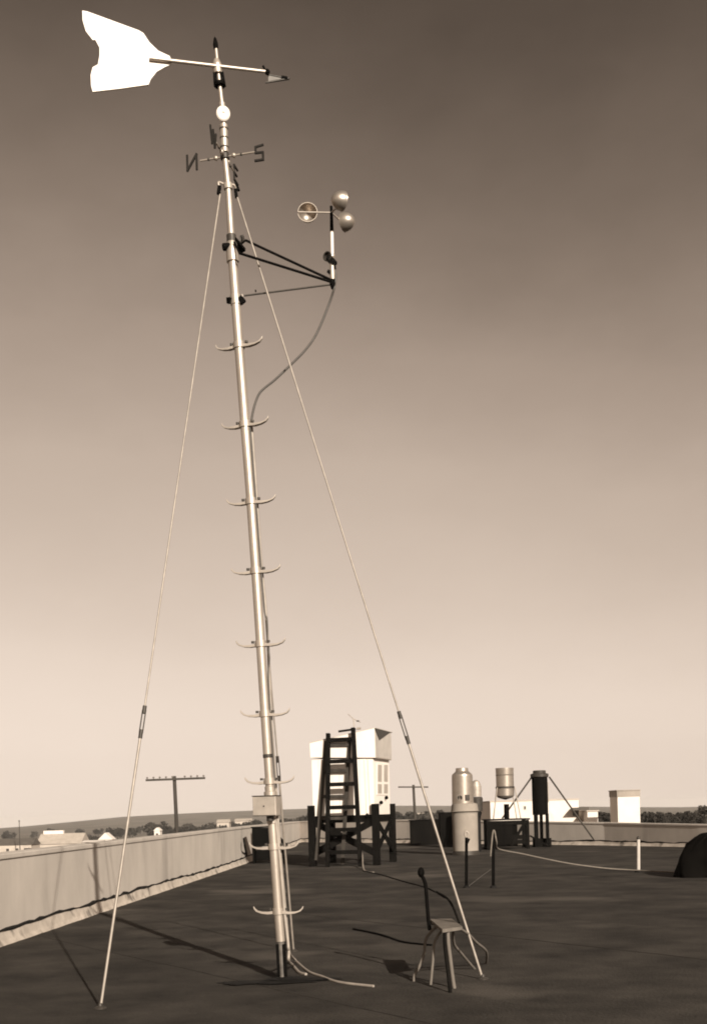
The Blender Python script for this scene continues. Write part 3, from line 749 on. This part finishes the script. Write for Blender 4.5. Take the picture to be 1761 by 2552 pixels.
for a0, a1, yy in ((-21, -33, -.2), (22, 35, -.2), (-18, -28, .3), (19, 30, .3)):
    MB().tube([c + V((a0 * k, yy, zz(1962))), c + V((a1 * k, yy, ztab))], .02, 8).build('leg', 'grey_galvanised', tk)
pp_ = MB().tube([V((c.x + .02, yd - .1, ztab)), V((c.x + .02, yd - .1, zz(2004)))], 6.5 * k, 14)
tag(pp_.build('stub_pipe', 'black_iron', origin=(c.x, yd - .1, ztab)), 'short black upright pipe on the table below the silver gauge', 'pipe')

# ------------------------------------------------------------------ black flue on legs with stays
yd = G(1345, 2111).y; k = yd / F; c = P(1345, 2020, yd); c = V((c.x, yd, 0))
zz = lambda y: P(1345, y, yd).z
fl = thing('black_flue', c, 'tall black cylinder with a capped top standing on four posts', 'flue')
MB().lathe(c, Z, [(17 * k, zz(2031)), (19.5 * k, zz(2030)), (19.5 * k, zz(1936)), (10 * k, zz(1935))], 28).build('cylinder', 'black_iron', fl)
MB().lathe(c, Z, [(19 * k, zz(1938)), (22.5 * k, zz(1936)), (22.5 * k, zz(1929)), (16 * k, zz(1927)), (16 * k, zz(1921)), (14 * k, zz(1920)), (0, zz(1920))], 28).build('cap', 'dark_metal', fl)
for sx_, sy_ in ((-1, -.7), (1, -.7), (.25, .9), (-.6, .9)):
    MB().abox((c.x + sx_ * 14.5 * k, yd + sy_ * .22, zz(2028) / 2), .11, .11, zz(2028)).build('post', 'black_iron', fl)
MB().beam(V((c.x - 20 * k, yd + .1, .07)), V((c.x + 26 * k, yd + .1, .07)), .12, .5, V((0, 1, 0))).build('sill', 'dark_wood', fl)
MB().tube([c + V((20 * k, -.05, zz(1950))), c + V((20 * k, -.05, zz(2000)))], .02, 6).build('side_rod', 'grey_galvanised', fl)
for a, b, lab in (((1324, 1936, yd), (1250, 2040, yd - .2), 'left slanting stay of the black flue reaching behind the silver gauge'), ((1367, 1936, yd), (1479, 2094, 0), 'right slanting stay from the black flue down to the far parapet')):
    p0 = P(*a); p1 = P(*b) if b[2] else P(1479, 2094, yd - .6)
    tag(MB().tube([p0, p1], .032, 8).build('flue_stay', 'pole_wood', origin=p1), lab, 'stay', 'stays of the black flue')

# ------------------------------------------------------------------ stakes, white post, rope
def stake(px, yb, yt, m_, lab, name, r_=.03):
    b = G(px, yb); t_ = P(px, yt, b.y)
    o = thing(name, b, lab, 'post')
    MB().tube([b, t_], [r_, r_ * .95], 8).build('shaft', m_, o)
    MB().lathe(b, Z, [(r_ * 2.2, 0), (r_ * 2, .03), (r_, .05)], 10).build('foot', 'tar', o)
    return o, b, t_
o, s1, s1t = stake(1161, 2213, 2087, 'black_iron', 'thin black stake with a small pale hook, in front of the drum', 'roof_stake')
MB().tube(smoothpath([s1t - Z * .05, P(1157, 2078, s1.y), P(1161, 2072, s1.y), P(1166, 2077, s1.y), P(1165, 2083, s1.y)], 4), .016, 6).build('hook', 'pale_pipe', o)
MB().tube([P(1163, 2095, s1.y - .04), P(1160, 2108, s1.y - .04), P(1168, 2090, s1.y - .03)], .02, 6).build('latch', 'black_iron', o)
o, s2, s2t = stake(1228, 2213, 2073, 'black_iron', 'thin black stake with pale rope draped over its top', 'roof_stake')
o, s3, s3t = stake(1589, 2174, 2092, 'worn_white', 'short white post standing on the roof at the right', 'white_post', .04)
MB().ball(P(1589, 2089, s3.y), .045, 8).build('cap', 'dark_metal', o)
rp = [P(1221, 2134, s2.y - .07), P(1222, 2120, s2.y - .07), P(1224, 2098, s2.y - .06), P(1227, 2073, s2.y - .04), P(1231, 2072, s2.y - .04), P(1236, 2098, s2.y - .04), P(1242, 2116, s2.y + .3), P(1300, 2128, s2.y + 1.3), P(1370, 2143, s2.y + 2.2), P(1430, 2154, s2.y + 2.9), P(1510, 2164, s3.y - .2), G(1589, 2176) + Z * .06, G(1660, 2180) + Z * .06, G(1760, 2184) + Z * .07, G(1850, 2188) + Z * .05]
tag(MB().tube(smoothpath(rp, 6), .015, 6).build('rope', 'rope', origin=s2), 'long pale rope sagging from the right black stake past the white post', 'rope')
rp2 = [G(1165, 2212) + Z * .015, G(1190, 2192) + Z * .015, G(1222, 2168) + Z * .015]
tag(MB().tube(smoothpath(rp2, 5), .008, 6).build('loose_cord', 'cable_rubber', origin=G(1165, 2212)), 'faint thin cord lying on the roof between the two black stakes', 'cord')

# ------------------------------------------------------------------ black bundle at the right edge
bc = G(1800, 2189); rnd = random.Random(5)
mb = MB(); n1, n2 = 44, 22
vv = []
for i in range(n2 + 1):
    for j in range(n1):
        a = math.pi * i / n2 / 2 * 1.12; b = 2 * math.pi * j / n1
        rr = 1 + .08 * math.sin(3 * b + 2.2 * a) * math.sin(a) + .05 * math.sin(7 * b + 3 * math.sin(2 * a)) * math.sin(a) + .03 * math.sin(13 * b - 5 * a) + rnd.uniform(-.012, .012)
        vv.append(bc + V((.72 * rr * math.sin(a) * math.cos(b) + .1 * math.cos(a), .75 + .66 * rr * math.sin(a) * math.sin(b), max(0, .86 * rr * math.cos(a) ** .8 if math.cos(a) > 0 else 0))))
mb.add(vv, [(i * n1 + j, (i + 1) * n1 + j, (i + 1) * n1 + (j + 1) % n1, i * n1 + (j + 1) % n1) for i in range(n2) for j in range(n1)], True)
tag(mb.build('black_bundle', 'tarpaulin', origin=bc), 'black rounded covered bundle on the roof at the right edge', 'bundle')

# ------------------------------------------------------------------ utility poles
def upole(px, ytop, depth, xl, xr, yl, yr, wpx, nins, label):
    t_ = P(px, ytop, depth); k = depth / F; b = V((t_.x + 1.0 * (t_.z - GZ) * .02, depth, GZ))
    o = thing('utility_pole', b, label, 'utility pole', 'utility poles beyond the roof')
    MB().tube([b, t_], [wpx * k * .62, wpx * k * .45], 10).build('pole', 'pole_wood', o)
    a, c_ = P(xl, yl, depth - wpx * k * .6), P(xr, yr, depth - wpx * k * .6)
    MB().beam(a, c_, 5.2 * k if nins else 3.4 * k, 4 * k, Z).build('crossarm', 'pole_wood', o)
    for i in range(nins):
        if i == nins // 2: continue
        q = a.lerp(c_, (i + .25) / (nins - .5))
        MB().lathe(q + Z * 2 * k, Z, [(.8 * k, 0), (.8 * k, 2 * k), (2.6 * k, 2.2 * k), (2.4 * k, 5 * k), (0, 6.2 * k)], 8).build('insulator', 'insulator_glass', o)
    return o
upole(434, 1934, 60, 363, 511, 1944.5, 1939, 10, 10, 'utility pole with a wide crossarm of insulators beyond the left parapet')
upole(1029, 1956, 120, 991, 1066, 1961.5, 1961.5, 7, 0, 'smaller distant utility pole with bare crossarm right of the shelter')

# ------------------------------------------------------------------ buildings beyond the roof
def block(name, x0, x1, yt, yd, dep, m_, label, roofm='stained_stucco', cat='building'):
    a, b = P(x0, yt, yd), P(x1, yt, yd); z1 = (a.z + b.z) / 2
    o = thing(name, V(((a.x + b.x) / 2, yd + dep / 2, GZ)), label, cat)
    MB().abox(((a.x + b.x) / 2, yd + dep / 2, (GZ + z1) / 2), b.x - a.x, dep, z1 - GZ).build('wall', m_, o)
    return o, a, b, z1
o, a, b, z1 = block('white_building', 1220, 1440, 1996, 110, 9, 'stucco', 'low white stucco building beyond the parapet behind the silver gauge')
MB().abox(((a.x + b.x) / 2, 114.5, z1 + .06), b.x - a.x + .1, 9.1, .115).build('roof', 'house_wall', o)
def wpane(x0, y0, x1, y1, yd, par, m_='window_glass', proud=.04):
    p0, p1 = P(x0, y0, yd), P(x1, y1, yd)
    f_ = MB().abox(((p0.x + p1.x) / 2, yd - proud / 2, (p0.z + p1.z) / 2), abs(p1.x - p0.x), proud, abs(p0.z - p1.z)).build('window', 'worn_white', par)
    MB().abox(((p0.x + p1.x) / 2, yd - proud - .011, (p0.z + p1.z) / 2), abs(p1.x - p0.x) - .12, .02, abs(p0.z - p1.z) - .12).build('pane', m_, f_)
wpane(1424, 2016, 1441, 2035, 110, o)
wpane(1303, 2008, 1310, 2018, 110, o)
oh_ = P(1420, 2010, 109.4)
MB().prism([P(1421, 2020, 108.6), P(1466, 2019, 108.6), P(1466, 2011, 108.6), P(1428, 2013, 108.6)], (0, 1.2, 0)).build('awning', 'house_roof_dark', o)
o, a, b, z1 = block('white_building', 1462, 1488, 2022, 108, 8, 'stucco', 'small white walled wing just right of the low white building')
MB().abox(((a.x + b.x) / 2, 112, z1 + .05), b.x - a.x + .2, 8.2, .095).build('roof', 'house_wall', o)
o, a, b, z1 = block('white_tower', 1537, 1592, 1985, 100, 3, 'stucco', 'square white tower with a dark stained top above the far parapet')
MB().abox(((a.x + b.x) / 2, 101.5, z1 + .25), b.x - a.x + .1, 3.1, .5).build('stained_band', 'stained_stucco', o)
MB().abox(((a.x + b.x) / 2, 101.5, z1 + .54), b.x - a.x + .2, 3.2, .08).build('coping', 'stained_stucco', o)

def gable_house(x0, x1, yr, ye, yd, dep, label, wm, rm, ridge_across=True, name='house', wins=3, group='town buildings beyond the left parapet'):
    a, b = P(x0, ye, yd), P(x1, ye, yd); ze = (a.z + b.z) / 2; zr = P((x0 + x1) / 2, yr, yd + dep / 2).z
    cx_ = (a.x + b.x) / 2
    o = thing(name, V((cx_, yd + dep / 2, GZ)), label, 'house', group)
    MB().abox((cx_, yd + dep / 2, (GZ + ze) / 2), b.x - a.x, dep, ze - GZ).build('wall', wm, o)
    e = .3; w2 = (b.x - a.x) / 2
    if ridge_across:
        pr = [V((a.x - e, yd - e, ze - .1)), V((a.x - e, yd + dep + e, ze - .1)), V((a.x - e + w2 * .12, yd + dep / 2, zr))]
        MB().prism([V((a.x - e, yd - e, ze - .05)), V((a.x - e, yd + dep + e, ze - .05)), V((a.x - e, yd + dep / 2, zr))], (b.x - a.x + 2 * e, 0, 0)).build('roof', rm, o)
    else:
        MB().prism([V((a.x - e, yd - e, ze - .05)), V((b.x + e, yd - e, ze - .05)), V((cx_, yd - e, zr))], (0, dep + 2 * e, 0)).build('roof', rm, o)
    for i in range(wins):
        xw = a.x + (i + .5) * (b.x - a.x) / wins; hz_ = 1.2
        f_ = MB().abox((xw, yd - .03, ze - 1.6), 1.0, .06, 1.4).build('window', 'worn_white', o)
        MB().abox((xw, yd - .071, ze - 1.6), .8, .02, 1.2).build('pane', 'window_glass', f_)
    return o, zr, ze
gable_house(-40, 78, 2090, 2106, 330, 9, 'pale house with a dark roof at the far left edge of the town', 'house_wall', 'house_roof_dark', True, wins=5)
o, zr, ze = gable_house(92, 200, 2077, 2103, 350, 12, 'long pale shed with a broad light grey roof left of the tent shaped roof', 'house_wall', 'house_roof_pale', True, 'shed', wins=4)
p0, p1 = P(97, 2081, 350), P(147, 2078, 350)
MB().abox(((p0.x + p1.x) / 2, 356, zr + .35), p1.x - p0.x, 1.6, 1.1).build('ridge_monitor', 'stucco', o)
gable_house(246, 279, 2075, 2092, 420, 6, 'small bright white house with a steep pointed roof above the parapet', 'stucco', 'stucco', False, wins=1)
gable_house(205, 250, 2094, 2098, 300, 7, 'flat white shed roof just left of the pointed white house', 'stucco', 'stucco', True, 'shed', wins=2)
gable_house(384, 398, 2062, 2070, 420, 5, 'narrow white hut among trees left of the utility pole', 'stucco', 'stucco', False, 'hut', wins=1)
gable_house(540, 570, 2042, 2050, 520, 8, 'pale farmhouse among trees right of the utility pole', 'house_wall', 'house_roof_pale', True, wins=2)
gable_house(585, 625, 2040, 2046, 560, 8, 'pale long barn seen between the trees left of the mast', 'house_wall', 'house_roof_pale', True, 'barn', wins=2)
gable_house(1712, 1745, 2036, 2048, 170, 8, 'pale hut beyond the parapet at the far right below the tall tree', 'house_wall', 'house_wall', False, 'hut', wins=1, group='town buildings beyond the right parapet')
gable_house(1030, 1060, 2026, 2036, 480, 8, 'pale cottage among the trees behind the small utility pole', 'house_wall', 'house_roof_pale', True, 'cottage', wins=2)
fp = P(48, 2046, 320)
f_ = thing('flag_pole', V((fp.x, 320, GZ)), 'thin bare mast rising above the houses at the far left', 'pole')
MB().tube([V((fp.x, 320, GZ)), fp], [.18, .1], 6).build('shaft', 'pole_wood', f_)
MB().ball(fp, .22, 8).build('finial', 'pole_wood', f_)

# ------------------------------------------------------------------ trees
def crown_mesh(seed, mname, nlobe=9, nleaf=620, w_=1.0, h_=1.0):
    r = random.Random(seed); vs_, fs = [], []
    lobes = [(V((r.uniform(-.62, .62) * w_, r.uniform(-.62, .62) * w_, r.uniform(.15, .85) * h_)), r.uniform(.26, .46)) for _ in range(nlobe)]
    for i in range(nleaf):
        c, rr = r.choice(lobes)
        d = V((r.gauss(0, 1), r.gauss(0, 1), r.gauss(0, 1))).normalized() * rr * r.uniform(.6, 1.08)
        p = c + V((d.x, d.y, d.z * .85)); s = r.uniform(.05, .12)
        n = (d.normalized() + V((r.gauss(0, .5), r.gauss(0, .5), r.gauss(0, .5)))).normalized()
        x = n.orthogonal().normalized(); y = n.cross(x)
        a = r.uniform(0, 6.28); x, y = x * math.cos(a) + y * math.sin(a), y * math.cos(a) - x * math.sin(a)
        b = len(vs_); vs_ += [p - x * s - y * s * .6, p + x * s - y * s * .5, p + x * s * .8 + y * s * .7, p - x * s * .7 + y * s * .6]
        fs.append((b, b + 1, b + 2, b + 3))
    me = bpy.data.meshes.new('crown'); me.from_pydata([tuple(v) for v in vs_], [], fs); me.materials.append(MATS[mname])
    return me
def trunk_mesh(seed):
    mb = MB().tube([(0, 0, -1), (.02, .01, -.4), (.0, .0, .0)], [.09, .075, .06], 7)
    me = bpy.data.meshes.new('trunk'); me.from_pydata([tuple(p) for p in mb.v], [], mb.f); me.materials.append(MATS['bark'])
    return me
def limb_mesh(seed):
    r = random.Random(seed); mb = MB()
    for k in range(5):
        a = k * 1.3 + r.uniform(0, .6)
        mb.tube([(0, 0, -.02), (.22 * math.cos(a), .22 * math.sin(a), .25 + .06 * k), (.5 * math.cos(a), .5 * math.sin(a), .5 + .08 * k)], [.05, .03, .012], 5)
    me = bpy.data.meshes.new('limbs'); me.from_pydata([tuple(p) for p in mb.v], [], mb.f); me.materials.append(MATS['bark'])
    return me
CR = [crown_mesh(11, 'leaf'), crown_mesh(12, 'leaf_dark', 11), crown_mesh(13, 'leaf', 7, 520, .8, 1.3), crown_mesh(14, 'leaf_dark', 12, 700, 1.2, .8)]
TRK = trunk_mesh(1); LMB = [limb_mesh(1), limb_mesh(2)]
SPOTS = ((95, 'by the dark roofed far left house'), (250, 'behind the long grey shed and pointed house'), (345, 'between the pointed house and the narrow hut'), (425, 'by the narrow white hut'), (535, 'right of the tall utility pole'), (640, 'around the pale barn left of the mast'), (735, 'just right of the junction box'), (800, 'left of the shelter legs'), (980, 'seen under the white shelter'), (1045, 'by the small utility pole'), (9999, 'left of the pale ventilator'))
def tree(px, ytop, depth, size, label, group=None, kind=None):
    if group and group.startswith('scattered'):
        label = ('small far' if depth > 650 else 'dark bushy') + ' tree on the plain ' + next(t for x, t in SPOTS if px < x)
        group = 'trees ' + next(t for x, t in SPOTS if px < x)
    t_ = P(px, ytop, depth)
    i = kind if kind is not None else random.randrange(4)
    toph = {0: 1.2, 1: 1.2, 2: 1.5, 3: 1.05}[i] * size
    zc = t_.z - toph
    gz = GZ if depth < 800 else GZ
    o = thing('tree', V((t_.x, depth, gz)), label, 'tree', group)
    h = zc - gz
    c = bpy.data.objects.new('crown', CR[i]); COL.objects.link(c); c.parent = o; c.location = (0, 0, h); c.scale = (size, size, size); c.rotation_euler = (0, 0, random.uniform(0, 6.28))
    for nm, me, sz in (('trunk', TRK, h), ('limbs', LMB[i % 2], size)):
        t2 = bpy.data.objects.new(nm, me); COL.objects.link(t2); t2.parent = o; t2.location = (0, 0, h); t2.scale = (size, size, sz)
    return o
# the far left and middle: scattered low trees of the town
rt_ = random.Random(21)
for px, yt, d_, s_ in ((82, 2104, 300, 4.5), (14, 2096, 345, 4), (60, 2092, 360, 4), (210, 2080, 480, 4.5), (225, 2084, 430, 4), (240, 2078, 500, 3.6), (280, 2060, 620, 4.6), (292, 2062, 600, 4), (312, 2062, 640, 4), (330, 2060, 560, 3.5), (376, 2047, 520, 5.2), (388, 2045, 560, 5.4), (403, 2050, 520, 4.8), (416, 2052, 500, 4.5), (446, 2054, 480, 4), (468, 2046, 560, 5), (486, 2052, 500, 4.5), (500, 2053, 520, 4.6), (524, 2046, 540, 5), (552, 2052, 480, 3.4), (578, 2044, 560, 5.2), (600, 2050, 520, 3.6), (622, 2040, 560, 4.5), (640, 2038, 500, 4), (712, 2030, 420, 5), (722, 2034, 400, 4), (745, 2030, 430, 4.6), (760, 2024, 440, 5.6), (776, 2022, 430, 5.6), (790, 2026, 420, 5), (990, 2016, 450, 5), (1005, 2020, 430, 5), (1018, 2018, 470, 5), (1045, 2018, 520, 5), (1060, 2020, 440, 5), (1075, 2016, 460, 5), (1092, 2020, 430, 5), (1105, 2018, 440, 5)):
    tree(px, yt, d_, s_, 'dark bushy tree of the town on the plain beyond the parapet', 'scattered trees of the distant town')
for i in range(34):
    px = rt_.uniform(-60, 1120); d_ = rt_.uniform(600, 1100); hor = 2022 - (px - 880) * math.tan(ROLL)
    tree(px, hor + rt_.uniform(22, 32) * 600 / d_ + 3, d_, rt_.uniform(3.2, 5), 'dark bushy tree of the town on the plain beyond the parapet', 'scattered trees of the distant town')
for i in range(13):
    px = 1598 + i * 9.3 + rt_.uniform(-3, 3)
    tree(px, 2020 + rt_.uniform(-2, 5), 150 + rt_.uniform(-12, 20), 2.0 + rt_.uniform(-.2, .5), 'dark tree of the dense row right of the white tower', 'row of dark trees right of the tower', rt_.choice((1, 3)))
for px, yt in ((1492, 2012), (1504, 2014), (1512, 2017)):
    tree(px, yt, 135, 1.7, 'dark tree in the gap left of the white tower', 'dark trees left of the tower', 1)
tree(1748, 2000, 140, 1.5, 'tall dark tree standing above the others at the far right edge', None, 2)
tree(1731, 2024, 120, 1.1, 'small dark tree beside the pale hut at the far right', None, 1)
tree(1450, 2016, 190, 2.0, 'dark tree showing behind the low white building', None, 3)

# ------------------------------------------------------------------ the air: thin warm haze over the plain
hm = bpy.data.materials.new('haze'); hm.use_nodes = True
ht = hm.node_tree; ht.nodes.clear()
hv = ht.nodes.new('ShaderNodeVolumePrincipled'); ho = ht.nodes.new('ShaderNodeOutputMaterial')
hv.inputs['Density'].default_value = .00012; hv.inputs['Color'].default_value = (1, .93, .85, 1); hv.inputs['Anisotropy'].default_value = 0
ht.links.new(hv.outputs[0], ho.inputs['Volume'])
hb = MB().abox((0, 0, (-92 + 10) / 2), 6600, 6600, 102)
MATS['haze'] = hm
tag(hb.build('haze', 'haze'), kind='stuff')
